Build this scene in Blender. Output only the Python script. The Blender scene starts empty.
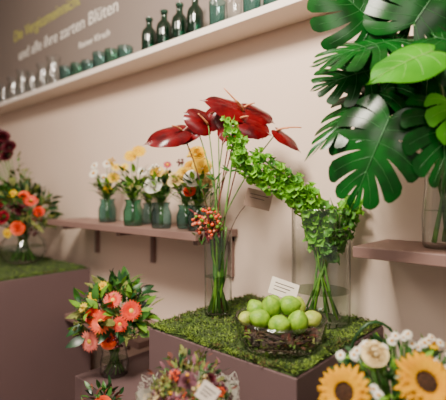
import bpy, math, random
from mathutils import Vector, Matrix, noise
random.seed(7)
RN=random.random
def U(a,b): return a+(b-a)*RN()
Z=Vector((0,0,1))
# ---------------- materials ----------------
def srgb(h):
    c=[int(h[i:i+2],16)/255 for i in (0,2,4)]
    return tuple((x/12.92 if x<=.04045 else ((x+.055)/1.055)**2.4) for x in c)+(1,)
MC={}
def mat(name,hexc,rough=.5,var=.25,scale=30,sub=0,spec=.5,hex2=None,bump=0,bscale=200,trans=0,metal=0,coat=0):
    if name in MC: return MC[name]
    m=bpy.data.materials.new(name); m.use_nodes=True
    nt=m.node_tree; b=nt.nodes['Principled BSDF']
    c=srgb(hexc)
    tc=nt.nodes.new('ShaderNodeTexCoord'); no=nt.nodes.new('ShaderNodeTexNoise')
    no.inputs['Scale'].default_value=scale; no.inputs['Detail'].default_value=3
    nt.links.new(tc.outputs['Object'],no.inputs['Vector'])
    cr=nt.nodes.new('ShaderNodeValToRGB')
    cr.color_ramp.elements[0].position=.35; cr.color_ramp.elements[1].position=.65
    d=srgb(hex2) if hex2 else tuple(x*(1-var) for x in c[:3])+(1,)
    cr.color_ramp.elements[0].color=d; cr.color_ramp.elements[1].color=c
    nt.links.new(no.outputs['Fac'],cr.inputs['Fac']); nt.links.new(cr.outputs['Color'],b.inputs['Base Color'])
    b.inputs['Roughness'].default_value=rough
    b.inputs['Specular IOR Level'].default_value=spec
    b.inputs['Metallic'].default_value=metal
    b.inputs['Coat Weight'].default_value=coat
    if bump:
        n2=nt.nodes.new('ShaderNodeTexNoise'); n2.inputs['Scale'].default_value=bscale
        nt.links.new(tc.outputs['Object'],n2.inputs['Vector'])
        bp=nt.nodes.new('ShaderNodeBump'); bp.inputs['Strength'].default_value=bump; bp.inputs['Distance'].default_value=.01
        nt.links.new(n2.outputs['Fac'],bp.inputs['Height']); nt.links.new(bp.outputs['Normal'],b.inputs['Normal'])
    if sub:
        # thin leaf / petal translucency
        tr=nt.nodes.new('ShaderNodeBsdfTranslucent'); mx=nt.nodes.new('ShaderNodeMixShader')
        nt.links.new(cr.outputs['Color'],tr.inputs['Color']); mx.inputs[0].default_value=sub
        nt.links.new(b.outputs[0],mx.inputs[1]); nt.links.new(tr.outputs[0],mx.inputs[2])
        nt.links.new(mx.outputs[0],nt.nodes['Material Output'].inputs['Surface'])
    MC[name]=m; return m
def glass(name,tint,edge,f0=.05,f1=.6,rough=.04):
    # thin-walled glass: tinted transmission + edge-on reflection
    if name in MC: return MC[name]
    m=bpy.data.materials.new(name); m.use_nodes=True; nt=m.node_tree
    nt.nodes.remove(nt.nodes['Principled BSDF'])
    tr=nt.nodes.new('ShaderNodeBsdfTransparent'); gl=nt.nodes.new('ShaderNodeBsdfGlossy')
    gl.inputs['Roughness'].default_value=rough
    lw=nt.nodes.new('ShaderNodeLayerWeight'); lw.inputs['Blend'].default_value=.5
    cr=nt.nodes.new('ShaderNodeValToRGB'); cr.color_ramp.elements[0].color=srgb(tint); cr.color_ramp.elements[1].color=srgb(edge)
    cr.color_ramp.elements[0].position=.45; cr.color_ramp.elements[1].position=.97
    nt.links.new(lw.outputs['Facing'],cr.inputs['Fac']); nt.links.new(cr.outputs['Color'],tr.inputs['Color'])
    pw=nt.nodes.new('ShaderNodeMath'); pw.operation='POWER'; pw.inputs[1].default_value=4
    nt.links.new(lw.outputs['Facing'],pw.inputs[0])
    ma=nt.nodes.new('ShaderNodeMath'); ma.operation='MULTIPLY_ADD'; ma.inputs[1].default_value=f1; ma.inputs[2].default_value=f0
    nt.links.new(pw.outputs[0],ma.inputs[0])
    mx=nt.nodes.new('ShaderNodeMixShader')
    nt.links.new(ma.outputs[0],mx.inputs[0]); nt.links.new(tr.outputs[0],mx.inputs[1]); nt.links.new(gl.outputs[0],mx.inputs[2])
    nt.links.new(mx.outputs[0],nt.nodes['Material Output'].inputs['Surface'])
    MC[name]=m; return m
G_CLEAR=glass('glass_clear','F8FBFA','72827C',.08,.8)
G_TEAL=glass('glass_teal','9CCCC6','35807A',.09)
G_GREEN=glass('glass_green','88C4AC','246A54',.09)
G_DARK=glass('glass_darkgreen','4C8E76','0A3C2E',.08)
G_GREY=glass('glass_greyteal','B0D0D0','4E7A80',.09)
G_WATER=glass('water','DCE8DA','A4B6A0',.05,.3,.0)
M_LEAF=mat('leaf_green','457A2C',.4,sub=.25,hex2='26521B')
M_LEAFD=mat('leaf_dark','1F4E22',.35,sub=.15,hex2='103016')
M_LEAFL=mat('leaf_light','86BB35',.45,sub=.35,hex2='62982A')
M_STEM=mat('stem_green','64903A',.5,hex2='406A28')
M_MON=mat('monstera_green','0A4A12',.24,scale=14,sub=.07,hex2='042608',spec=.22)
M_MONL=mat('monstera_light','4EA010',.4,scale=10,sub=.22,hex2='327C0E',spec=.15)
M_MONV=mat('monstera_vein','7CB048',.4)
M_MONV2=mat('monstera_vein_dark','24642A',.4)
M_ANT=mat('anthurium_red','68040C',.22,scale=18,sub=.06,hex2='3C0308',spec=.3)
M_SPAD=mat('spadix','D98A5A',.5,bump=.4)
M_BELL=mat('bell_green','92D436',.5,sub=.45,hex2='68B028')
M_BELLD=mat('bell_dark','5C9834',.5,sub=.3,hex2='346A22')
M_ORANGE=mat('petal_orange','F04408',.5,sub=.3,hex2='D82C04')
M_SALMON=mat('petal_salmon','F4682E',.5,sub=.3,hex2='EA4C24')
M_PINK=mat('petal_pink','F0907C',.5,sub=.3,hex2='E27068')
M_YEL=mat('petal_yellow','D69E00',.7,sub=.12,hex2='C68600',spec=.1)
M_YEL2=mat('petal_lemon','EAC400',.6,sub=.25,hex2='DCAA00',spec=.15)
M_PYEL=mat('petal_paleyellow','F0D650',.5,sub=.3,hex2='E4C030')
M_WHITE=mat('petal_white','F5F2E8',.5,sub=.3,hex2='E4DFCE')
M_CREAM=mat('petal_cream','F0DDAA',.5,sub=.3,hex2='DCC488')
M_BURG=mat('petal_burgundy','5C0C1E',.5,sub=.2,hex2='360812')
M_DPINK=mat('petal_deep_pink','B42038',.5,sub=.25,hex2='8C1428')
M_MAUVE=mat('dried_mauve','94606C',.8,sub=.2,hex2='643C46')
M_OLIVE=mat('dried_olive','848A40',.8,sub=.2,hex2='585C28')
M_BROWNP=mat('dried_brown','6A3420',.8,hex2='42201A')
M_SUNC=mat('sunflower_disc','24140A',.9,scale=300,hex2='54340C',bump=.8,bscale=400)
M_BERRY=mat('berry_salmon','D07A58',.5,scale=80,hex2='AC4C40')
M_TWIG=mat('twig','4A3222',.8,hex2='2A1A12')
M_LIME=mat('lime_skin','8CB428',.38,scale=60,hex2='62901E',bump=.2,bscale=300,spec=.28)
M_LIMEY=mat('lime_skin_yellow','B4BC54',.38,scale=60,hex2='8AA234',bump=.2,bscale=300,spec=.28)
M_CARD=mat('card_paper','E8DCCB',.8,var=.05)
M_CARDB=mat('card_taupe','A08474',.8,var=.08)
M_INK=mat('ink','4A3C36',.8)
M_PLINTH=mat('plinth_paint','604B4B',.6,scale=3,var=.08)
M_SHELF=mat('shelf_paint','80645C',.5,scale=4,var=.08)
M_TSHELF=mat('top_shelf_paint','EADCD0',.6,scale=4,var=.04)
M_MOSS=mat('moss_base','42561E',.95,scale=40,hex2='2A3814',bump=.8,bscale=150)
M_MOSSL=mat('moss_tuft','728A2A',.9,scale=25,hex2='46601E')
M_MOSSD=mat('moss_tuft_dark','344E1A',.9,scale=25,hex2='564420')
M_FLOOR=mat('floor_wood','8A6E60',.5,scale=5,hex2='705648')
M_CEIL=mat('ceiling_paint','D8CCC4',.8,var=.03)
M_WRAP=mat('wrap_paper','DEDACE',.5,sub=.5,var=.08)
# ---------------- mesh builder ----------------
class MB:
    def __init__(s): s.v=[]; s.f=[]; s.m=[]; s.mats=[]
    def mi(s,m):
        if m not in s.mats: s.mats.append(m)
        return s.mats.index(m)
    def add(s,vs,fs,m):
        o=len(s.v); k=s.mi(m); s.v+= [tuple(v) for v in vs]
        for f in fs: s.f.append(tuple(i+o for i in f)); s.m.append(k)
    def obj(s,name,parent=None,smooth=True):
        me=bpy.data.meshes.new(name); me.from_pydata(s.v,[],s.f)
        for m in s.mats: me.materials.append(m)
        me.polygons.foreach_set('material_index',s.m)
        me.polygons.foreach_set('use_smooth',[smooth]*len(s.f))
        me.update(); o=bpy.data.objects.new(name,me); bpy.context.scene.collection.objects.link(o)
        if parent: o.parent=parent
        return o
def empty(name,loc):
    e=bpy.data.objects.new(name,None); e.location=loc; e.empty_display_size=.05
    bpy.context.scene.collection.objects.link(e); bpy.context.view_layer.update(); return e
def keep(o,e):
    o.parent=e; o.matrix_parent_inverse=Matrix.Translation(-Vector(e.location)); return o
def axes(n,hint=None):
    n=Vector(n).normalized()
    h=Vector(hint) if hint is not None else (Vector((0,0,1)) if abs(n.z)<.9 else Vector((1,0,0)))
    x=h-n*h.dot(n)
    if x.length<1e-5: x=Vector((1,.3,.1)); x=x-n*x.dot(n)
    x.normalize(); y=n.cross(x); return x,y,n
def tube(mb,pts,r0,r1,m,n=6,cap=True):
    pts=[Vector(p) for p in pts]; vs=[];fs=[]; L=len(pts); prev=None
    for i,p in enumerate(pts):
        t=(pts[min(i+1,L-1)]-pts[max(i-1,0)]).normalized()
        x,y,_=axes(t,prev if prev is not None else None); prev=x
        r=r0+(r1-r0)*i/(L-1)
        for k in range(n):
            a=2*math.pi*k/n; vs.append(p+x*r*math.cos(a)+y*r*math.sin(a))
    for i in range(L-1):
        for k in range(n):
            fs.append((i*n+k,i*n+(k+1)%n,(i+1)*n+(k+1)%n,(i+1)*n+k))
    if cap: fs.append(tuple(range(n))[::-1]); fs.append(tuple((L-1)*n+k for k in range(n)))
    mb.add(vs,fs,m)
def bez(p0,p1,p2,n=10):
    p0,p1,p2=map(Vector,(p0,p1,p2))
    return [p0*(1-t)**2+p1*2*t*(1-t)+p2*t*t for t in [i/n for i in range(n+1)]]
def catmull(P,sub=6):
    P=[Vector(p) for p in P]; P=[P[0]*2-P[1]]+P+[P[-1]*2-P[-2]]; out=[]
    for i in range(1,len(P)-2):
        for k in range(sub):
            t=k/sub; a,b,c,d=P[i-1:i+3]
            out.append(.5*((2*b)+(c-a)*t+(2*a-5*b+4*c-d)*t*t+(3*b-a-3*c+d)*t**3))
    out.append(P[-2]); return out
def lathe(mb,prof,c,m,n=32):
    c=Vector(c); vs=[];fs=[]
    for r,z in prof:
        for k in range(n):
            a=2*math.pi*k/n; vs.append(c+Vector((r*math.cos(a),r*math.sin(a),z)))
    for i in range(len(prof)-1):
        for k in range(n): fs.append((i*n+k,i*n+(k+1)%n,(i+1)*n+(k+1)%n,(i+1)*n+k))
    mb.add(vs,fs,m)
def ball(mb,c,r,m,seg=8,rings=6,n=None,sc=(1,1,1)):
    x,y,zz=axes(n) if n is not None else (Vector((1,0,0)),Vector((0,1,0)),Z)
    c=Vector(c); vs=[];fs=[]
    for i in range(rings+1):
        ph=math.pi*i/rings
        for k in range(seg):
            a=2*math.pi*k/seg
            vs.append(c+x*(r*sc[0]*math.sin(ph)*math.cos(a))+y*(r*sc[1]*math.sin(ph)*math.sin(a))+zz*(r*sc[2]*math.cos(ph)))
    for i in range(rings):
        for k in range(seg): fs.append((i*seg+k,(i+1)*seg+k,(i+1)*seg+(k+1)%seg,i*seg+(k+1)%seg))
    mb.add(vs,fs,m)
def box(mb,a,b,m):
    x0,y0,z0=a;x1,y1,z1=b
    vs=[(x0,y0,z0),(x1,y0,z0),(x1,y1,z0),(x0,y1,z0),(x0,y0,z1),(x1,y0,z1),(x1,y1,z1),(x0,y1,z1)]
    mb.add(vs,[(0,3,2,1),(4,5,6,7),(0,1,5,4),(1,2,6,5),(2,3,7,6),(3,0,4,7)],m)
def boxobj(name,a,b,m,bev=.003,parent=None):
    mb=MB(); box(mb,a,b,m); o=mb.obj(name,smooth=False)
    if bev:
        md=o.modifiers.new('bevel','BEVEL'); md.width=bev; md.segments=2
    if parent: keep(o,parent)
    return o
def leaf(mb,base,d,n,L,w,m,curl=.3,seg=5,fold=.2,shape=1.0):
    d=Vector(d).normalized(); x,y,zz=axes(d,n)   # x ~ normal, y side
    vs=[];fs=[]; base=Vector(base)
    for i in range(seg+1):
        t=i/seg; ww=w*.5*max(.04,math.sin(math.pi*min(1,t**(.75*shape)))**.8) if 0<i<seg else w*.03
        c=base+d*(L*t)-x*(curl*L*t*t)
        vs+=[c+y*ww+x*ww*fold,c,c-y*ww+x*ww*fold]
    for i in range(seg):
        o=i*3; fs+=[(o,o+1,o+4,o+3),(o+1,o+2,o+5,o+4)]
    mb.add(vs,fs,m)
def petals(mb,c,n,r0,r,k,w,m,cup=.1,off=0,curl=0.15,seg=4,jit=.1):
    x,y,zz=axes(n); c=Vector(c)
    for i in range(k):
        a=2*math.pi*(i+off)/k+U(-.1,.1)*jit*5/k*3
        d=x*math.cos(a)+y*math.sin(a)
        dd=(d+zz*(cup+U(-jit,jit)*.5)).normalized()
        leaf(mb,c+d*r0,dd,zz,(r-r0)*U(1-jit,1+jit),w,m,curl,seg,.15)
def gerbera(mb,c,n,r,mp,mc,k=22):
    n=Vector(n).normalized(); c=Vector(c)
    petals(mb,c,n,r*.2,r,k,r*.24,mp,.12,0,.12)
    petals(mb,c+n*r*.04,n,r*.2,r*.85,k,r*.22,mp,.25,.5,.12)
    petals(mb,c+n*r*.07,n,r*.15,r*.5,k,r*.1,mp,.5,.2,.1,3)
    ball(mb,c+n*r*.05,r*.24,mc,10,6,n,(1,1,.45))
def daisy(mb,c,n,r,mp,mc,k=11):
    petals(mb,c,n,r*.2,r,k,r*.42,mp,.05,0,.1,3)
    ball(mb,Vector(c)+Vector(n).normalized()*r*.08,r*.33,mc,8,5,n,(1,1,.6))
def rose(mb,c,n,r,m,m2=None):
    x,y,zz=axes(n); c=Vector(c)
    for j in range(5):
        R=r*(.22+.78*j/4); H=r*(1.0-.14*j); np_=3+j//2+ (1 if j>2 else 0)
        for p in range(np_):
            a0=2*math.pi*p/np_+j*1.1; vs=[];fs=[]; span=2*math.pi/np_*1.25
            for h in range(5):
                t=h/4
                for i in range(6):
                    a=a0+(i/5-.5)*span*(.6+.4*math.sin(math.pi*min(1,t+.2)*.7))
                    rr=R*(.3+.7*t**.6)+ (R*.18*(t**4)) + r*.02*math.sin(i*2)
                    zz_=H*t*(1-.12*(2*i/5-1)**2) - (.12*H*t**5)*(j/4)
                    vs.append(c+x*rr*math.cos(a)+y*rr*math.sin(a)+zz*(zz_-r*.4))
            for h in range(4):
                for i in range(5):
                    o=h*6+i; fs.append((o,o+1,o+7,o+6))
            mb.add(vs,fs,m if (j%2==0 or not m2) else m2)
def interp(tab,s):
    for (a,b),(c,d) in zip(tab,tab[1:]):
        if s<=c: return b+(d-b)*((s-a)/(c-a))
    return tab[-1][1]
TAB=[(0,.62),(.15,.88),(.35,1),(.6,.92),(.8,.7),(1,.4)]
def bigleaf(mb,att,tip,nrm,W,m,nl=7,gap=.45,b0=.38,droop=.12,fold=.15,vein=None,wave=.02,back=150,tab=TAB):
    att=Vector(att); tip=Vector(tip); d=tip-att; L=d.length; X=d.normalized()
    Nn=Vector(nrm); Nn=(Nn-X*Nn.dot(X)).normalized(); Y=Nn.cross(X)
    ph=U(0,6)
    def P(sd,s,b):
        o=L*.82*s**1.25; th=math.radians(back*(1-s)**1.15+6)-math.radians(24)*b*(1-s*.8)
        ln=interp(tab,s)*W
        if s>.75: ln=ln*(1-(s-.75)/.25)+(L*.2)*((s-.75)/.25)
        x=o+b*ln*math.cos(th); y=b*ln*math.sin(th)
        z=-droop*L*(x/L)**2-droop*1.2*y*y/W+fold*y*.5*(1-b)+wave*L*math.sin(ph+s*14)*b
        return att+X*x+Y*(sd*y)+Nn*z
    for sd in (1,-1):
        for l in range(nl):
            s0,s1=l/nl,(l+1)/nl; vs=[];fs=[]; na=6; nb=10
            last=(l==nl-1); gp=gap*U(.6,1.25)
            for j in range(nb+1):
                b=j/nb
                for i in range(na+1):
                    u=i/na; k=max(0,(b-b0)/(1-b0)); g=1-gp*k**.5
                    uu=.5+(u-.5)*g
                    if l==0: uu=u*(.5+.5*g)
                    if last: uu=1-(1-u)*(.5+.5*g)
                    be=b*(1-.10*((2*u-1)**4)*k) if gap>0 else b
                    vs.append(P(sd,s0+(s1-s0)*uu,be))
            for j in range(nb):
                for i in range(na):
                    o=j*(na+1)+i; q=(o,o+1,o+na+2,o+na+1); fs.append(q if sd>0 else q[::-1])
            mb.add(vs,fs,m)
    if vein:
        pts=[P(1,s,0)+Nn*.0008 for s in [i/12 for i in range(13)]]
        tube(mb,pts,.0022 if L>.15 else .0012,.0006,vein,5)
        for sd in (1,-1):
            for l in range(nl):
                s=(l+.5)/nl
                tube(mb,[P(sd,s,b)+Nn*.0001 for b in [i/7*.85 for i in range(8)]],.0008,.0003,vein,4,False)
# ---------------- camera & frame ----------------
H=1.27
FW=Vector((-.669,.743,0)); RT=Vector((.743,.669,0))
cam=bpy.data.cameras.new('camera'); co=bpy.data.objects.new('camera',cam)
bpy.context.scene.collection.objects.link(co); co.location=(0,0,H)
co.rotation_euler=(math.radians(90),0,math.atan2(.669,.743))
cam.sensor_width=36; cam.lens=36*420/446; cam.shift_y=-8/446; cam.clip_start=.02
cam.dof.use_dof=True; cam.dof.focus_distance=1.27; cam.dof.aperture_fstop=1.7
bpy.context.scene.camera=co
class Loc:
    """local frame of an arrangement, turned 42 deg about Z"""
    def __init__(s,a): s.a=Vector(a)
    def __call__(s,r,f,u): return s.a+RT*r+FW*f+Z*u
def D(r,f,u): return RT*r+FW*f+Z*u
# ---------------- room ----------------
WY=1.35; WG=WY-.002
def wallmat():
    m=bpy.data.materials.new('wall_paint'); m.use_nodes=True; nt=m.node_tree; b=nt.nodes['Principled BSDF']
    tc=nt.nodes.new('ShaderNodeTexCoord'); sp=nt.nodes.new('ShaderNodeSeparateXYZ'); nt.links.new(tc.outputs['Object'],sp.inputs[0])
    gt=nt.nodes.new('ShaderNodeMath'); gt.operation='GREATER_THAN'; gt.inputs[1].default_value=1.925
    nt.links.new(sp.outputs['Z'],gt.inputs[0])
    no=nt.nodes.new('ShaderNodeTexNoise'); no.inputs['Scale'].default_value=2.5; nt.links.new(tc.outputs['Object'],no.inputs['Vector'])
    c1=nt.nodes.new('ShaderNodeValToRGB'); c1.color_ramp.elements[0].color=srgb('DCC2AE'); c1.color_ramp.elements[1].color=srgb('E4CDBA')
    nt.links.new(no.outputs['Fac'],c1.inputs['Fac'])
    mx=nt.nodes.new('ShaderNodeMix'); mx.data_type='RGBA'
    nt.links.new(gt.outputs[0],mx.inputs['Factor']); nt.links.new(c1.outputs['Color'],mx.inputs[6]); mx.inputs[7].default_value=srgb('82756D')
    nt.links.new(mx.outputs[2],b.inputs['Base Color']); b.inputs['Roughness'].default_value=.75
    n2=nt.nodes.new('ShaderNodeTexNoise'); n2.inputs['Scale'].default_value=250; nt.links.new(tc.outputs['Object'],n2.inputs['Vector'])
    bp=nt.nodes.new('ShaderNodeBump'); bp.inputs['Strength'].default_value=.08; bp.inputs['Distance'].default_value=.005
    nt.links.new(n2.outputs['Fac'],bp.inputs['Height']); nt.links.new(bp.outputs['Normal'],b.inputs['Normal'])
    return m
MW=wallmat()
boxobj('wall_back',(-5.6,WY,0),(2.5,WY+.1,2.9),MW,0)
boxobj('wall_left',(-5.7,-2.5,0),(-5.6,WY+.1,2.9),MW,0)
boxobj('floor',(-5.7,-2.5,-.05),(2.5,WY+.1,0),M_FLOOR,0)
boxobj('ceiling',(-5.7,-2.5,2.9),(2.5,WY+.1,2.95),M_CEIL,0)
boxobj('baseboard_back',(-5.6,WY-.015,0),(-1.50,WY,.08),M_TSHELF,.002)
# shelves
boxobj('wall_shelf_top',(-4.6,1.2,1.90),(1.2,WG,1.93),M_TSHELF)
def bracket(mb,x,z):
    box(mb,(x-.012,WY-.02,z-.17),(x+.012,WG,z),M_SHELF)
    box(mb,(x-.012,1.13,z-.02),(x+.012,WG,z),M_SHELF)
def wshelf(name,x0,x1,z,brs):
    e=empty(name,((x0+x1)/2,WG,z))
    boxobj('board',(x0,1.1,z-.03),(x1,WG,z),M_SHELF,.002,e)
    mb=MB()
    for b in brs: bracket(mb,b,z-.03)
    keep(mb.obj('brackets',smooth=False),e)
wshelf('display_shelf',-2.33,-1.13,1.115,[-2.2,-1.68,-1.16])
wshelf('display_shelf',-.51,.8,1.12,[.1,.6])
wshelf('display_shelf',-2.13,-1.48,.62,[-1.9])
boxobj('display_plinth',(-4.2,.2,0),(-2.14,1.26,.84),M_PLINTH)
boxobj('display_plinth',(-1.063,.83,0),(-.52,WG,.84),M_PLINTH)
boxobj('display_step',(-1.47,.80,0),(-1.07,WG,.58),M_PLINTH)
boxobj('display_step',(-1.3,.3,0),(-.53,.795,.42),M_PLINTH)
boxobj('display_step',(-.515,.45,0),(.6,WG,.58),M_PLINTH)
# moss
FL=[(-.98,1.063,.05),(-.682,1.235,.097),(-.655,.968,.11),(-2.53,1.05,.09)]
def moss(name,x0,x1,y0,y1,z,nt_):
    mb=MB(); nx=int((x1-x0)/.009); ny=int((y1-y0)/.009); nx=min(nx,200); ny=min(ny,130); vs=[];fs=[]
    def hh(x,y):
        h=.010+.012*noise.noise(Vector((x*14,y*14,1)))+.006*noise.noise(Vector((x*60,y*60,3)))
        for a,b,r in FL:
            q=math.hypot(x-a,y-b)
            if q<r+.03: k=max(0,(q-r)/.03); h=h*k+min(h,.008)*(1-k)
        return h
    for j in range(ny+1):
        for i in range(nx+1):
            u=i/nx; v=j/ny; x=x0+(x1-x0)*u; y=y0+(y1-y0)*v
            e=min(u*(x1-x0),(1-u)*(x1-x0),v*(y1-y0),(1-v)*(y1-y0))
            zz=z+max(.001,hh(x,y)*min(1,.15+e/.012))
            vs.append((x,y,zz))
    for j in range(ny):
        for i in range(nx):
            o=j*(nx+1)+i; fs.append((o,o+1,o+nx+2,o+nx+1))
    mb.add(vs,fs,M_MOSS)
    for _ in range(nt_):
        x=U(x0,x1); y=U(y0,y1); dx=0
        if RN()<.25:
            if RN()<.5: y=y0+U(0,.01)
            else: x=x1-U(0,.01) if RN()<.7 else x0+U(0,.01)
        if any(math.hypot(x-a,y-b)<r+.006 for a,b,r in FL): continue
        nz=noise.noise(Vector((x*9,y*9,7)))
        b=Vector((x,y,z+max(.001,hh(x,y)*.8)))
        d=Vector((U(-1,1),U(-1,1),U(.3,1.0)))
        pal=[M_MOSSL,M_MOSSL,M_MOSSL,M_MOSS] if nz>-.05 else [M_MOSSD,M_MOSSD,M_MOSSL,M_MOSS]
        leaf(mb,b,d,(U(-1,1),U(-1,1),.2),U(.007,.016),U(.003,.005),random.choice(pal),.4,2)
    return mb.obj(name)
moss('moss_mat',-1.06,-.525,.833,1.345,.84,12000)
moss('moss_mat',-3.6,-2.145,.3,1.255,.84,5000)
# ---------------- lettering ----------------
e=empty('wall_lettering',(-2.8,WY-.002,2.3))
M_TXG=mat('lettering_green','BDBB58',.6,var=.02); M_TXW=mat('lettering_white','EFE8DF',.6,var=.02)
for s,x,z,sz,m,wd in [('Die Vergissmeinnicht',-3.42,2.44,.12,M_TXG,1.0),('und alle ihre zarten Blüten',-3.33,2.28,.115,M_TXW,1.32),('Rainer Kirsch',-2.43,2.165,.055,M_TXW,.34)]:
    c=bpy.data.curves.new('lettering','FONT'); c.body=s; c.size=sz; c.extrude=.001
    o=bpy.data.objects.new('lettering_line',c); bpy.context.scene.collection.objects.link(o)
    o.location=(x,WY-.0015,z); o.rotation_euler=(math.radians(90),0,0); c.materials.append(m)
    bpy.context.view_layer.update()
    o.scale=(wd/max(.01,o.dimensions.x),1,1); keep(o,e)
# ---------------- glassware ----------------
def gobj(name,c,pr,m,t=.003,parent=None,n=36):
    mb=MB(); c=Vector(c)
    lathe(mb,[(.0005,pr[0][1])]+pr,c,m,n)            # wall + base
    r,z=pr[-1]; k=8; rt=t*.45                         # rounded rim
    lathe(mb,[(r-rt+rt*math.cos(a),z+rt*math.sin(a)) for a in [2*math.pi*i/k for i in range(k+1)]],c,m,n)
    o=mb.obj(name)
    if parent: keep(o,parent)
    return o
def bottle(c,h,r,m):
    gobj('glass_bottle',c,[(r*.92,0),(r,.006),(r,h*.55),(r*.85,h*.66),(r*.42,h*.76),(r*.38,h*.92),(r*.5,h*.94),(r*.5,h)],m)
def jarprof(h,r): return [(r*.85,0),(r*.95,.006),(r,h*.3),(r*1.0,h*.55),(r*.86,h*.72),(r*.76,h*.82),(r*.78,h*.92),(r*.9,h)]
for x,h in [(-1.617,.175),(-1.506,.18),(-1.40,.18),(-1.30,.19)]: bottle((x,1.265,1.93),h,.036,G_DARK)
for x,r,h,m in [(-1.175,.035,.12,G_TEAL),(-1.085,.032,.1,G_CLEAR),(-.995,.036,.12,G_TEAL),(-.90,.035,.11,G_TEAL),(-.8,.035,.11,G_GREEN)]:
    gobj('glass_tumbler',(x,1.27,1.93),[(r*.8,0),(r*.9,.005),(r,h)],m)
for i,x in enumerate([-1.82,-1.94,-2.06,-2.18,-2.30,-2.44]):
    gobj('glass_tumbler',(x,1.27,1.93),[(.032,0),(.036,.005),(.04,.085+.01*(i%3))],[G_TEAL,G_GREEN,G_TEAL][i%3])
for i,x in enumerate([-2.6,-2.74,-2.9,-3.06,-3.22,-3.4,-3.6]):
    h=.2-.02*(i%3)
    gobj('clear_glass_vase',(x,1.27,1.93),[(.035,0),(.045,.01),(.05,h*.4),(.032,h*.75),(.045,h)],G_CLEAR)
# ---------------- small shelf posies ----------------
def posy(name,c,r,h,gm,build):
    e=empty(name,c); gobj('vase',c,jarprof(h,r),gm,.0025,e)
    mb=MB(); build(mb,Vector(c),h); keep(mb.obj('flowers'),e)
def smallbq(kinds,hf=.17,nl=22):
    def f(mb,c,h):
        for k in kinds:
            ty,dx,dz,rr,mm=k
            p=c+RT*dx+FW*U(-.04,.0)+Z*(h+dz)
            nn=D(dx*6,-1.0,.6)
            tube(mb,bez(c+Vector((U(-.01,.01),U(-.01,.01),.012)),c+Z*h,p,8),.0026,.0015,M_STEM,5)
            if ty=='r': rose(mb,p,nn,rr,mm)
            elif ty=='g': gerbera(mb,p,nn,rr,mm,M_YEL,16)
            elif ty=='d': daisy(mb,p,nn,rr,mm,M_YEL)
            elif ty=='b':
                for _ in range(14): ball(mb,p+Vector((U(-1,1),U(-1,1),U(-1,1)))*rr,rr*.28,mm,6,4)
        for _ in range(nl):
            a=U(0,6.28); q=c+Z*(h*U(.85,1.0))
            d=Vector((math.cos(a)*.75,math.sin(a)*.75,U(.5,2.2))).normalized(); ln=U(.03,hf)
            if q.y+d.y*ln>WY-.06: d.y=-abs(d.y)
            b=q+d*ln*.7
            tube(mb,[q,q+d*ln*.3,b],.0012,.0008,M_STEM,4)
            leaf(mb,b,d+Vector((U(-.4,.4),U(-.6,.1),U(-.3,.3))),Z,U(.03,.055),U(.014,.026),random.choice([M_LEAF,M_LEAFD,M_LEAF,M_LEAFL]),U(.1,.5))
    return f
z1=1.115
posy('posy_in_glass_jar',(-1.89,1.21,z1),.046,.12,G_TEAL,smallbq([('d',-.06,.13,.028,M_WHITE),('d',.0,.18,.026,M_WHITE),('r',.035,.11,.027,M_PYEL),('b',-.03,.07,.025,M_WHITE),('d',.05,.16,.026,M_PYEL),('d',-.02,.11,.026,M_WHITE),('b',.03,.19,.02,M_YEL2),('d',-.06,.17,.022,M_WHITE),('r',.0,.05,.022,M_YEL2)],nl=80))
posy('posy_in_glass_jar',(-1.60,1.16,z1),.045,.12,G_GREEN,smallbq([('g',-.01,.2,.036,M_YEL2),('g',.03,.22,.036,M_YEL2),('r',.0,.06,.026,M_CREAM),('d',-.04,.15,.024,M_PYEL),('d',.04,.13,.024,M_WHITE)],nl=90,hf=.2))
posy('posy_in_glass_jar',(-1.63,1.275,z1),.036,.10,G_GREY,smallbq([('r',0,.11,.034,M_WHITE),('r',.03,.07,.03,M_CREAM),('r',.03,.15,.03,M_WHITE)],nl=30))
posy('posy_in_glass_jar',(-1.40,1.16,z1),.044,.11,G_GREY,smallbq([('r',-.03,.075,.034,M_WHITE),('r',.02,.11,.032,M_CREAM),('b',-.03,.14,.022,M_WHITE),('r',-.02,.13,.026,M_PYEL),('d',.03,.16,.02,M_DPINK)],nl=70))
posy('posy_in_glass_jar',(-1.31,1.22,z1),.040,.10,G_TEAL,smallbq([('r',0,.13,.034,M_PYEL),('r',-.045,.11,.032,M_CREAM),('r',.03,.16,.032,M_YEL2),('d',.0,.06,.024,M_WHITE),('b',-.02,.18,.016,M_BURG)],nl=70))
posy('posy_in_glass_jar',(-1.20,1.18,z1),.040,.10,G_GREY,smallbq([('r',-.015,.11,.034,M_WHITE),('r',.02,.16,.034,M_PYEL),('r',.04,.10,.030,M_CREAM),('b',-.02,.21,.022,M_PYEL),('r',.0,.21,.030,M_YEL2),('r',-.03,.06,.022,M_ORANGE)],nl=70))
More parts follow.
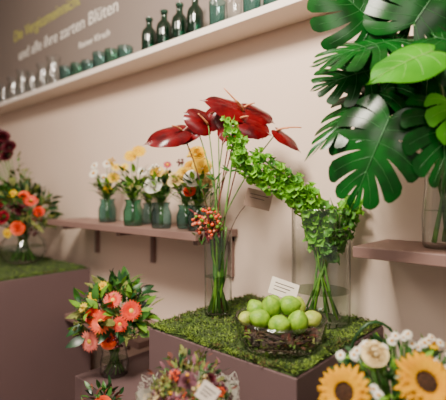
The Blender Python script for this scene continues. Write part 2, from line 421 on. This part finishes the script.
# ---------------- generic bouquet dome ----------------
def dome(mb,C,rx,rz,items,nleaf,mouth,leafm,leafL=(.04,.08),bottom=0.0,elmax=1.4):
    C=Vector(C)
    for it in items:      # r right, u up offsets of dome; f computed on dome front
        ty,r,u,rr,mm=it[:5]
        q=1-(r/rx)**2-(u/rz)**2
        f=-rx*math.sqrt(max(0.03,q))*.85 if len(it)<6 else it[5]
        p=C+RT*r+FW*f+Z*u
        nn=D(r/rx*.8,-1.0,.35+u/rz*.7)
        tube(mb,bez(mouth,(Vector(mouth)+p)/2+Z*.02,p-nn.normalized()*rr*.2,6),.002,.002,M_STEM,5)
        if ty=='g': gerbera(mb,p,nn,rr,mm,M_PYEL if mm!=M_YEL else M_BROWNP)
        elif ty=='r': rose(mb,p,nn,rr,mm)
        elif ty=='d': daisy(mb,p,nn,rr,mm,M_YEL)
        elif ty=='s':
            x,y,zz=axes(nn)
            for L_,k_,cu in ((1.0,22,.10),(.93,22,.28),(.8,16,.5)):
                petals(mb,p+zz*.002*cu*10,nn,rr*.34,rr*L_,k_,rr*.24,M_YEL,cu,U(0,1),.18,6,.14)
            ball(mb,p,rr*.42,M_SUNC,16,8,nn,(1,1,.35))
            for kk in range(110):
                a=kk*2.4; q_=rr*.41*math.sqrt(kk/110)
                ball(mb,p+x*q_*math.cos(a)+y*q_*math.sin(a)+zz*rr*.42*.36*math.sqrt(max(0,1-(kk/110)*.9)),rr*.026,M_YEL if kk>98 and kk%2 else (M_SUNC if kk%3 else M_BROWNP),5,3)
            for kk in range(10):
                a=kk*.628; dd=x*math.cos(a)+y*math.sin(a)
                leaf(mb,p-zz*.006+dd*rr*.3,dd-zz*.1,zz,rr*.6,rr*.3,M_LEAF,.2)
        elif ty=='b':
            for _ in range(26):
                v=Vector((U(-1,1),U(-1,1),U(-1,1))); v=v.normalized()*rr*U(.6,1)
                ball(mb,p+v,rr*U(.13,.22),mm,6,4)
    for _ in range(nleaf):
        a=U(0,6.28); el=U(-.35+bottom,elmax)
        d=Vector((math.cos(a)*math.cos(el),math.sin(a)*math.cos(el),math.sin(el)))
        k=U(.55,.95); p=C+Vector((d.x*rx*k,d.y*rx*k,d.z*rz*k))
        L=U(*leafL)
        leaf(mb,p,d+Vector((U(-.7,.7),U(-.7,.7),U(-.3,.6))),d+Vector((U(-.5,.5),U(-.5,.5),.5)),L,L*U(.3,.55),random.choice(leafm),U(0,.5))
        if RN()<.35: tube(mb,[mouth,(Vector(mouth)+p)/2,p],.0016,.0012,M_STEM,4)
# gerbera bouquet on step
c=Vector((-1.375,.91,.58)); e=empty('gerbera_bouquet_in_glass_jar',c)
gobj('vase',c,[(.045,0),(.052,.006),(.054,.05),(.046,.08),(.05,.1)],G_CLEAR,.003,e)
mb=MB(); lathe(mb,[(.0005,.055),(.05,.055)],c,G_WATER,24); keep(mb.obj('water'),e)
mb=MB()
for i in range(16):
    a=i*.53; tube(mb,[c+Vector((.035*math.cos(a),.035*math.sin(a),.01)),c+Z*.09+Vector((math.cos(a+2),math.sin(a+2),0))*.018,c+Z*.16],.003,.003,M_STEM if i%2 else M_LEAF,5)
dome(mb,c+Z*.215,.15,.145,[('g',-.015,.02,.045,M_SALMON),('g',.085,.05,.040,M_ORANGE),('g',.02,.09,.034,M_ORANGE),('g',-.06,-.055,.040,M_PINK),('g',.05,.01,.030,M_ORANGE),('r',-.05,.04,.024,M_ORANGE),
 ('d',-.055,.10,.025,M_YEL2),('d',-.03,.13,.022,M_YEL2),('b',.03,-.055,.03,M_BURG),('b',-.1,.02,.025,M_OLIVE),('r',.01,-.05,.025,M_SALMON),('b',.09,-.03,.022,M_OLIVE),('d',-.09,.06,.02,M_PYEL)],
 280,c+Z*.1,[M_LEAF,M_LEAFD,M_LEAFL,M_LEAFD,M_OLIVE],(.035,.07))
keep(mb.obj('flowers'),e)
# left bouquet
c=Vector((-2.53,1.05,.851)); e=empty('mixed_bouquet_in_glass_vase',c)
gobj('vase',c,[(.06,0),(.10,.015),(.13,.07),(.12,.13),(.09,.16),(.095,.18)],G_CLEAR,.004,e)
mb=MB(); lathe(mb,[(.0005,.1),(.124,.1)],c,G_WATER,24); keep(mb.obj('water'),e)
mb=MB()
for i in range(20):
    a=i*.45; tube(mb,[c+Vector((.07*math.cos(a),.07*math.sin(a),.02)),c+Z*.16+Vector((math.cos(a+2),math.sin(a+2),0))*.03,c+Z*.22],.004,.004,M_STEM if i%2 else M_LEAF,5)
dome(mb,c+Z*.28,.19,.2,[('g',.1,.09,.038,M_ORANGE),('g',-.12,.045,.04,M_ORANGE),('r',.04,-.06,.034,M_SALMON),('b',.02,.05,.04,M_BURG),('r',-.04,.0,.034,M_DPINK),('b',.13,.0,.035,M_BROWNP),('r',.14,.03,.026,M_ORANGE),
 ('d',.0,.13,.03,M_YEL2),('b',-.08,.11,.03,M_OLIVE),('b',.08,.0,.03,M_OLIVE),('d',-.02,-.09,.03,M_YEL2),('b',.11,-.08,.03,M_BURG),('r',.06,.04,.028,M_BURG),('r',.06,.12,.026,M_SALMON),('r',-.07,.07,.028,M_DPINK),('r',-.1,-.04,.03,M_SALMON)],320,c+Z*.17,[M_LEAF,M_LEAFD,M_LEAFD,M_OLIVE],(.04,.08))
for i in range(20):
    p=c+RT*U(-.2,.08)+FW*U(-.08,.0)+Z*U(.42,.62); tube(mb,bez(c+Z*.2,c+Z*.35,p,6),.002,.0015,M_STEM,4)
    for k in range(7): leaf(mb,p-Z*.02*k,(U(-1,1),U(-1,1),U(0,1)),Z,.045,.018,random.choice([M_LEAF,M_OLIVE]),.2)
for r,u in [(-.14,.70),(-.10,.64),(-.17,.62),(-.12,.75),(-.085,.69),(-.15,.76),(-.16,.68)]:
    p=c+RT*r+Z*u; tube(mb,bez(c+Z*.2,c+Z*.4+RT*r*.3,p,6),.0025,.002,M_STEM,4); rose(mb,p,D(U(-.3,.5),-1,.5),.036,M_BURG)
keep(mb.obj('flowers'),e)
# ---------------- anthurium arrangement ----------------
c=Vector((-.98,1.063,.850)); A=Loc(c); e=empty('anthurium_arrangement_in_glass_vase',c)
gobj('vase',c,[(.044,0),(.047,.004),(.047,.14),(.048,.285)],G_CLEAR,.004,e,48)
mb=MB(); lathe(mb,[(.0005,.13),(.0455,.13)],c,G_WATER,32); keep(mb.obj('water'),e)
mb=MB()
sp=[((-.125,.0,.632),(-.25,-.05,.600),.055,(-.1,-.85,.7)),((-.035,.02,.655),(-.11,.0,.705),.05,(-.3,-.8,.6)),
 ((.085,-.02,.695),(-.045,-.06,.75),.056,(.1,-.75,.65)),((.09,.0,.71),(.20,-.02,.675),.05,(.2,-.8,.7)),
 ((.07,-.03,.665),(.185,-.05,.625),.052,(.1,-.9,.5)),((.205,.0,.63),(.295,-.02,.57),.036,(.3,-.7,.8)),((.055,.0,.685),(.01,-.06,.595),.048,(-.3,-.9,.3)),
 ((-.075,.03,.65),(-.16,.03,.605),.045,(-.3,-.7,.6)),((.03,.02,.69),(.085,-.05,.62),.052,(.2,-.9,.4)),((.12,.02,.68),(.16,.0,.61),.045,(.2,-.9,.3)),((0,.03,.70),(-.05,.02,.65),.045,(-.2,-.9,.3))]
AT=[(0,.66),(.15,.9),(.35,1),(.6,.95),(.8,.7),(1,.3)]
for i,(a,t,w,n) in enumerate(sp):
    att=A(*a); bigleaf(mb,att,A(*t),D(*n),w,M_ANT,6,0,.4,.25,.25,None,.014,158,AT)
    nn=D(*n).normalized(); dd=(A(*t)-att).normalized()
    tube(mb,bez(att+nn*.002,att+nn*.02+dd*.01,att+nn*.03+dd*.03,6),.0045,.002,M_SPAD,7)
    b=c+Vector((.028*math.cos(i*2.4),.028*math.sin(i*2.4),.012)); m1=c+Vector((-.02*math.cos(i*2.4),-.02*math.sin(i*2.4),.27))
    P=catmull([b,(b+m1)/2,m1,m1.lerp(att,.55)+Z*.03,att],6); tube(mb,P,.0028,.0022,M_STEM if i%3 else M_BROWNP,6)
tube(mb,bez(A(.20,-.01,.632),A(.24,-.01,.645),A(.285,-.01,.64),6),.004,.002,M_SPAD,7)
tube(mb,bez(A(.085,-.03,.70),A(.05,-.05,.735),A(.02,-.05,.765),6),.004,.002,M_SPAD,7)
for i in range(9):
    a=i*.7; tube(mb,[c+Vector((.034*math.cos(a),.034*math.sin(a),.012)),c+Vector((-.02*math.cos(a),-.02*math.sin(a),.2)),c+Vector((-.03*math.cos(a),-.03*math.sin(a),.3))],.004,.0035,random.choice([M_STEM,M_LEAF,M_LEAFL]),6)
for _ in range(16):
    a=U(0,6.28); leaf(mb,c+Vector((.015*math.cos(a),.015*math.sin(a),U(.03,.12))),(U(-.2,.2),U(-.2,.2),1),(math.cos(a),math.sin(a),0),U(.1,.14),.014,random.choice([M_LEAF,M_LEAFL,M_STEM]),.05,6)
for _ in range(190):
    v=Vector((U(-1,1),U(-1,1),U(-1,1)))
    if v.length>1: continue
    ball(mb,A(-.035,-.035,.315)+Vector((v.x*.062,v.y*.04,v.z*.055)),U(.004,.0075),random.choice([M_BERRY,M_BERRY,M_SALMON,M_LEAFL]),7,5)
for _ in range(44):
    leaf(mb,A(-.03,-.02,.31)+Vector((U(-.05,.05),U(-.04,.03),U(-.05,.04))),(U(-1,1),U(-1,.6),U(-.6,1)),Z,U(.025,.045),.012,random.choice([M_LEAF,M_BURG]),.3)
for k in range(3):
    tube(mb,bez(A(0,0,.27),A(-.03-.02*k,0,.35),A(-.06+.05*k,-.02,.44+.03*k),6),.0015,.001,M_LEAF,5)
    for q in range(3): leaf(mb,A(-.06+.05*k,-.02,.43+.03*k),D(U(-1,1),-.3,U(0,1)),-FW,.035,.008,M_LEAF,.2)
keep(mb.obj('flowers'),e)
def card(name,C,xdir,ydir,w,h,m,parent=None,lines=3):
    X=Vector(xdir).normalized(); Y=Vector(ydir); Y=(Y-X*Y.dot(X)).normalized(); N=X.cross(Y); C=Vector(C)
    mb=MB()
    def q(x0,y0,x1,y1,z0,z1,mm):
        vs=[C+X*x+Y*y+N*z for z in (z0,z1) for x,y in ((x0,y0),(x1,y0),(x1,y1),(x0,y1))]
        mb.add(vs,[(3,2,1,0),(4,5,6,7),(0,1,5,4),(1,2,6,5),(2,3,7,6),(3,0,4,7)],mm)
    q(-w/2,-h/2,w/2,h/2,-.0006,.0006,m)
    for i in range(lines):
        yy=h*(.22-.2*i); q(-w*.35,yy-.0012,w*(.35-.12*i),yy+.0012,.0006,.0009,M_INK)
    o=mb.obj(name,smooth=False)
    if parent: keep(o,parent)
    return o
card('card',A(.138,-.01,.395),D(1,0,-.25),D(.1,0,1),.09,.062,M_CARDB,parent=e,lines=2)
mb=MB(); tube(mb,bez(A(.13,-.006,.40),A(.05,-.006,.36),A(.02,.0,.2),8),.0014,.0014,M_TWIG,5); keep(mb.obj('card_pick'),e)
# ---------------- bells of ireland ----------------
c=Vector((-.682,1.235,.850)); B=Loc(c); e=empty('bells_of_ireland_in_glass_vase',c)
gobj('vase',c,[(.085,0),(.092,.006),(.094,.03),(.094,.365)],G_CLEAR,.006,e,56)
mb=MB(); lathe(mb,[(.0005,.10),(.0925,.10)],c,G_WATER,40); keep(mb.obj('water'),e)
mb=MB()
def bell(p,d,s,m):
    x,y,zz=axes(d); vs=[];fs=[]; n=10; ph=U(0,6)
    for r,h in [(.1,0),(.35,.3),(.55,.8),(.8,1.15),(1.2,1.35)]:
        for k in range(n):
            a=2*math.pi*k/n; rr=s*r*(1+.16*(r>.7)*math.sin(5*a+ph)); vs.append(p+x*rr*math.cos(a)+y*rr*math.sin(a)+zz*s*1.2*h+zz*s*.15*(r>1)*math.sin(5*a+ph))
    for i in range(4):
        for k in range(n): fs.append((i*n+k,i*n+(k+1)%n,(i+1)*n+(k+1)%n,(i+1)*n+k))
    mb.add(vs,fs,m); ball(mb,p+zz*s*.5,s*.25,M_WHITE if RN()<.35 else M_LEAFL,5,4)
def spike(P,s0,s1,Rr,upto,dark=.3):
    pts=catmull(P,12); tube(mb,pts,.003,.0045,M_STEM,6)
    tot=0; nxt=0
    lens=[(pts[i+1]-pts[i]).length for i in range(len(pts)-1)]; full=sum(lens)
    for i in range(len(pts)-1):
        if tot>full*upto: break
        if tot>=nxt:
            k=tot/(full*upto); s=s0+(s1-s0)*k; T=(pts[i+1]-pts[i]).normalized(); x,y,_=axes(T); a0=U(0,6)
            for q in range(6):
                a=a0+q*math.pi/3+U(-.35,.35); dd=x*math.cos(a)+y*math.sin(a)-T*U(-.1,.7)
                bell(pts[i]+dd*Rr*.3*U(.2,1.6)+T*U(-.6,.6)*s,dd,s*U(.6,1.15),M_BELLD if RN()<dark*(.4+k) else M_BELL)
            for q in range(3):
                if RN()<.6: leaf(mb,pts[i],x*U(-1,1)+y*U(-1,1)-T*.3,T,s*4,s*1.3,random.choice([M_BELL,M_BELLD]),.4)
            nxt=tot+s*1.5
        tot+=lens[i]
spike([B(-.298,-.06,.635),B(-.285,-.06,.58),B(-.262,-.06,.52),B(-.20,-.05,.478),B(-.12,-.03,.44),B(-.055,-.02,.39),B(-.02,0,.32),B(0,0,.22),B(.02,.02,.02)],.008,.015,.034,.72,.15)
spike([B(-.268,-.05,.575),B(-.255,-.05,.50),B(-.17,-.04,.445),B(-.09,-.03,.40),B(-.035,-.02,.33),B(-.01,0,.22),B(-.03,.0,.02)],.010,.014,.034,.68,.15)
spike([B(-.215,-.04,.54),B(-.12,-.04,.47),B(-.03,-.03,.40),B(.02,-.02,.32),B(.02,-.01,.22),B(-.04,.0,.02)],.009,.014,.034,.62,.4)
spike([B(.10,-.02,.385),B(.085,-.03,.34),B(.06,-.03,.29),B(.03,-.01,.22),B(-.02,.03,.02)],.012,.016,.034,.5,.9)
spike([B(.045,-.05,.36),B(.05,-.05,.31),B(.03,-.03,.26),B(.01,-.01,.2),B(.04,-.02,.02)],.012,.015,.034,.5,1.1)
for i in range(8):
    a=i*.8; tube(mb,[c+Vector((.06*math.cos(a),.06*math.sin(a),.014)),c+Vector((-.01*math.cos(a),-.01*math.sin(a),.18)),c+Vector((-.03*math.cos(a),-.03*math.sin(a),.26))],.0035,.003,M_STEM if i%2 else M_LEAFL,6)
keep(mb.obj('flower_spikes'),e)
# ---------------- monstera ----------------
c=Vector((-.31,1.235,1.12)); Q=Loc(c); e=empty('monstera_leaves_in_glass_vase',c)
gobj('vase',c,[(.05,0),(.056,.006),(.058,.08),(.05,.17),(.052,.2)],G_CLEAR,.003,e,40)
mb=MB(); lathe(mb,[(.0005,.1),(.055,.1)],c,G_WATER,32); keep(mb.obj('water'),e)
mb=MB()
ml=[ # attach, tip, W, normal, mat, nlobes, gap
 ((-.205,-.14,.325),(-.305,-.15,.11),.120,(-.35,-.9,.25),M_MON,6,.2),
 ((-.135,-.20,.46),(-.285,-.22,.405),.066,(.0,-.75,.8),M_MONL,6,0),
 ((-.15,-.08,.53),(-.385,-.10,.49),.12,(-.1,-.6,.8),M_MON,8,.38),
 ((-.13,-.10,.56),(-.03,-.14,.72),.16,(.0,-.9,.35),M_MON,7,.25),
 ((-.165,-.06,.43),(-.41,-.10,.26),.105,(-.5,-.55,.5),M_MON,8,.42),
 ((-.10,-.16,.34),(-.085,-.20,.15),.10,(.2,-.9,.1),M_MON,6,.2),
 ((-.085,-.17,.36),(.0,-.20,.20),.075,(.2,-.9,.3),M_MONL,6,.2),
 ((-.20,-.05,.57),(-.33,-.06,.70),.13,(-.3,-.8,.3),M_MON,7,.32),
 ((-.13,-.06,.46),(.10,-.1,.40),.15,(.2,-.9,.3),M_MON,7,.2),
 ((-.19,-.04,.47),(-.37,-.05,.43),.10,(-.3,-.8,.4),M_MON,7,.3),
 ((-.09,-.12,.52),(.06,-.18,.46),.13,(.1,-.8,.4),M_MON,7,.25),
 ((-.14,-.02,.44),(-.22,-.03,.30),.12,(-.2,-.9,.2),M_MON,7,.2),
 ((-.12,-.06,.60),(-.20,-.06,.72),.13,(-.1,-.9,.3),M_MON,7,.2)]
for i,(a,t,w,n,m,nl,g) in enumerate(ml):
    att=Q(*a); bigleaf(mb,att,Q(*t),D(*n),w,m,nl,g,.34,.16,.3,M_MONV if m==M_MONL else M_MONV2,.018,150)
    mo=c+Vector((.02*math.cos(i),.02*math.sin(i),.2)); tube(mb,catmull([c+Vector((.03*math.cos(i*2),.03*math.sin(i*2),.014)),mo,mo.lerp(att,.5)+Z*.05,att],6),.0045,.003,M_STEM,6)
keep(mb.obj('leaves'),e)
# ---------------- bowl with limes ----------------
c=Vector((-.658,.968,.850)); K=Loc(c); e=empty('glass_bowl_of_limes',c)
gobj('bowl',c,[(.100,0),(.110,.005),(.119,.03),(.127,.075)],G_CLEAR,.010,e,64)
mb=MB()
for i in range(110):
    a=U(0,6.28); r=U(.045,.106); s=U(.5,1.4); z0=U(.010,.048)
    pts=[c+Vector((min(r,.104)*math.cos(a+s*t),min(r,.104)*math.sin(a+s*t),z0+.012*math.sin(5*t+i)*t)) for t in [k/6 for k in range(7)]]
    tube(mb,pts,U(.0012,.0026),.001,M_TWIG,5)
for i in range(160):
    a=U(0,6.28); leaf(mb,c+Vector((.09*math.cos(a),.09*math.sin(a),U(.01,.04))),(U(-1,1),U(-1,1),U(-.2,.5)),Z,.022,.010,random.choice([M_TWIG,M_BROWNP,M_OLIVE,M_MOSSL,M_MOSSL]),.2)
def cone(p,n,s):
    x,y,zz=axes(n)
    ball(mb,p,s*.6,M_TWIG,8,6,n,(1,1,1.5))
    for i in range(40):
        h=(i/40-.5)*1.8; a=i*2.4; rr=math.sqrt(max(0,1-(h/1.0)**2)); d=x*math.cos(a)+y*math.sin(a)
        leaf(mb,p+zz*s*h*.8+d*s*.5*rr,d+zz*.5,zz,s*.5,s*.45,M_BROWNP if i%2 else M_TWIG,.0,3)
for a in range(6):
    cone(c+Vector((.084*math.cos(a*1.05+.3),.084*math.sin(a*1.05+.3),.037)),(math.sin(a),math.cos(a),.3),.022)
keep(mb.obj('twig_and_cone_nest'),e)
mb=MB()
def lime(p,n,s,m):
    x,y,zz=axes(n); vs=[];fs=[];sg=18;rg=14
    for i in range(rg+1):
        ph=math.pi*i/rg; h=-math.cos(ph); rr=math.sin(ph)
        zv=h*1.12+ (.16*max(0,h-.85)/.15 if h>.85 else 0)-(.06*max(0,-h-.9)/.1 if h<-.9 else 0)
        for k in range(sg):
            a=2*math.pi*k/sg; vs.append(p+(x*rr*math.cos(a)+y*rr*math.sin(a)+zz*zv)*s)
    for i in range(rg):
        for k in range(sg): fs.append((i*sg+k,i*sg+(k+1)%sg,(i+1)*sg+(k+1)%sg,(i+1)*sg+k))
    mb.add(vs,fs,m); ball(mb,p+zz*s*1.22,s*.1,M_TWIG,6,4)
for r,f,u,s,n,m in [(-.058,-.02,.076,.026,(-1,-.3,.3),M_LIME),(-.012,-.055,.070,.026,(.8,-.5,.3),M_LIME),(.04,-.045,.074,.028,(.2,-.3,1),M_LIME),
  (.085,-.0,.068,.024,(1,.1,.3),M_LIMEY),(-.064,.035,.084,.026,(-.6,.2,.9),M_LIME),(-.025,.005,.102,.027,(-.2,-.3,1),M_LIME),(.025,.008,.105,.027,(.9,-.3,.2),M_LIME),
  (.055,.055,.085,.026,(.3,.3,1),M_LIMEY),(-.01,.065,.088,.026,(0,.3,1),M_LIME),(0,-.0,.05,.028,(1,0,0),M_LIME),(.005,.045,.04,.028,(1,1,0),M_LIME),(-.095,.01,.068,.020,(1,1,0),M_LIMEY)]:
    lime(K(r,f,u),D(*n),s,m)
keep(mb.obj('limes'),e)
card('card',K(.02,.075,.135),D(1,0,-.35),D(.2,.35,1),.085,.05,M_CARD,parent=e)
# ---------------- dried bouquet ----------------
def wrap(mb,c,r0,r1,h,m,n=72,ruf=.012):
    vs=[];fs=[]
    for i in range(9):
        t=i/8; r=r0+(r1-r0)*t**.8
        for k in range(n):
            a=2*math.pi*k/n; rr=r+ruf*t*t*math.sin(a*11+t*2)+ruf*.5*t*math.sin(a*23)
            vs.append(c+Vector((rr*math.cos(a),rr*math.sin(a),h*t+ .012*t*t*math.sin(a*7))))
    for i in range(8):
        for k in range(n): fs.append((i*n+k,i*n+(k+1)%n,(i+1)*n+(k+1)%n,(i+1)*n+k))
    mb.add(vs,fs,m)
c=Vector((-.696,.660,.422)); e=empty('dried_flower_bouquet_in_paper_wrap',c); T=Loc(c)
mb=MB(); wrap(mb,c,.035,.108,.385,M_WRAP)
lathe(mb,[(.0005,0),(.035,0)],c,M_WRAP,72)
for i in range(260):   # crinkled net edge of the wrapping
    a=U(0,6.28); p=c+Vector((.108*math.cos(a),.108*math.sin(a),.385+U(-.03,.02)))
    w1=Vector((U(-1,1),U(-1,1),U(-.4,1)))*.009; w2=Vector((U(-1,1),U(-1,1),U(-.4,1)))*.009
    tube(mb,catmull([p,p+w1,p+w1+w2+Z*.003,p+w2*1.3,p+w2-w1*.5],4),.0007,.0005,M_WRAP,4,False)
keep(mb.obj('paper_wrap'),e)
mb=MB()
items=[]
for _ in range(150):
    a=U(0,6.28); q=math.sqrt(RN()); items.append((random.choice('bbrrbd'),q*math.cos(a)*.098,abs(q*math.sin(a))*.095-.02,U(.008,.015),random.choice([M_MAUVE,M_OLIVE,M_CREAM,M_OLIVE,M_BURG,M_BROWNP,M_LEAF,M_SALMON,M_BURG])))
items+=[('b',-.02,.03,.022,M_MAUVE),('b',.03,.045,.02,M_OLIVE),('b',-.05,.05,.022,M_OLIVE),('r',-.015,-.015,.024,M_BURG),('r',.015,.01,.02,M_BURG),('r',.0,.06,.018,M_MAUVE)]
dome(mb,c+Z*.385,.103,.1,items,240,c+Z*.05,[M_OLIVE,M_MAUVE,M_LEAF,M_OLIVE,M_BROWNP,M_LEAFD],(.012,.026),bottom=.35)
keep(mb.obj('flowers'),e)
card('card',T(.045,-.115,.445),D(.8,0,-.6),D(.6,.2,.9),.04,.036,M_CARD,parent=e)
# small orange bouquet bottom
c=Vector((-1.13,.70,.422)); e=empty('orange_posy_in_glass_jar',c)
gobj('vase',c,jarprof(.12,.045),G_CLEAR,.003,e)
mb=MB(); dome(mb,c+Z*.19,.075,.07,[('r',-.03,.02,.024,M_ORANGE),('r',.02,.035,.024,M_SALMON),('b',.04,.0,.018,M_BROWNP),('r',0,-.02,.022,M_ORANGE),('b',-.05,.03,.016,M_OLIVE)],90,c+Z*.1,[M_LEAF,M_LEAFD,M_BROWNP],(.02,.035))
for i in range(6): tube(mb,[c+Vector((.02*math.cos(i),.02*math.sin(i),.01)),c+Z*.16],.002,.002,M_STEM,5)
keep(mb.obj('flowers'),e)
# ---------------- sunflower basket ----------------
c=Vector((-.315,.90,.582)); e=empty('sunflower_basket',c); S=Loc(c)
mb=MB(); n=36
for i in range(16):
    r=.075+.035*i/15; z=.008+.15*i/15
    pts=[c+Vector(((r+.003*math.sin(k*math.pi/2+i*math.pi))*math.cos(2*math.pi*k/n),(r+.003*math.sin(k*math.pi/2+i*math.pi))*math.sin(2*math.pi*k/n),z)) for k in range(n+1)]
    tube(mb,pts,.0055,.0055,M_TWIG,5)
for k in range(18):
    a=2*math.pi*k/18; tube(mb,[c+Vector((.075*math.cos(a),.075*math.sin(a),.004)),c+Vector((.112*math.cos(a),.112*math.sin(a),.165))],.004,.004,M_TWIG,5)
lathe(mb,[(.0005,.005),(.077,.005)],c,M_TWIG,36)
hp=[S(-.095,.03,.15)]+[S(-.03-.06*math.cos(t),.05,.30+.10*math.sin(t)) for t in [math.pi*k/12 for k in range(13)]]+[S(.075,.03,.15)]
tube(mb,hp,.0035,.0035,M_LEAFD,7)
keep(mb.obj('basket'),e)
mb=MB()
it=[('s',-.138,.060,.053,M_YEL,-.09),('s',.0,.09,.056,M_YEL,-.115),('b',-.070,.125,.022,M_CREAM,-.05),('r',-.07,.120,.022,M_CREAM,-.055)]
for _ in range(170):
    r=U(-.165,.17); u=U(-.06,.15)
    if (r/.18)**2+(u/.16)**2>1 or math.hypot(r+.13,u-.06)<.04 or math.hypot(r,u-.09)<.04: continue
    it.append(('d',r,u,U(.008,.011),M_WHITE))
it+=[('r',.06,.06,.02,M_YEL2),('b',.12,.05,.02,M_PYEL),('b',0,.05,.02,M_OLIVE),('d',.06,.13,.016,M_YEL2),('d',.10,.12,.016,M_YEL2)]
dome(mb,c+Z*.25,.15,.12,it,380,c+Z*.12,[M_LEAF,M_LEAFD,M_LEAFL],(.02,.045),elmax=1.2)
keep(mb.obj('flowers'),e)
# ---------------- lights ----------------
def area(name,loc,tgt,size,pw,col):
    l=bpy.data.lights.new(name,'AREA'); l.energy=pw; l.size=size; l.color=col
    o=bpy.data.objects.new(name,l); bpy.context.scene.collection.objects.link(o); o.location=loc
    o.rotation_euler=(Vector(tgt)-Vector(loc)).to_track_quat('-Z','Y').to_euler(); return o
area('ceiling_light',(-.6,-.1,2.75),(-1.0,1.2,1.1),.5,112,(1,.89,.76))
area('ceiling_light',(-1.9,-.3,2.8),(-1.9,1.2,1.1),.6,18,(1,.88,.76))
area('ceiling_light',(.9,-1.3,2.5),(-.5,1.0,1.0),1.0,26,(1,.91,.81))
w=bpy.data.worlds.new('world'); bpy.context.scene.world=w; w.use_nodes=True
w.node_tree.nodes['Background'].inputs[0].default_value=(.97,.83,.75,1); w.node_tree.nodes['Background'].inputs[1].default_value=.44
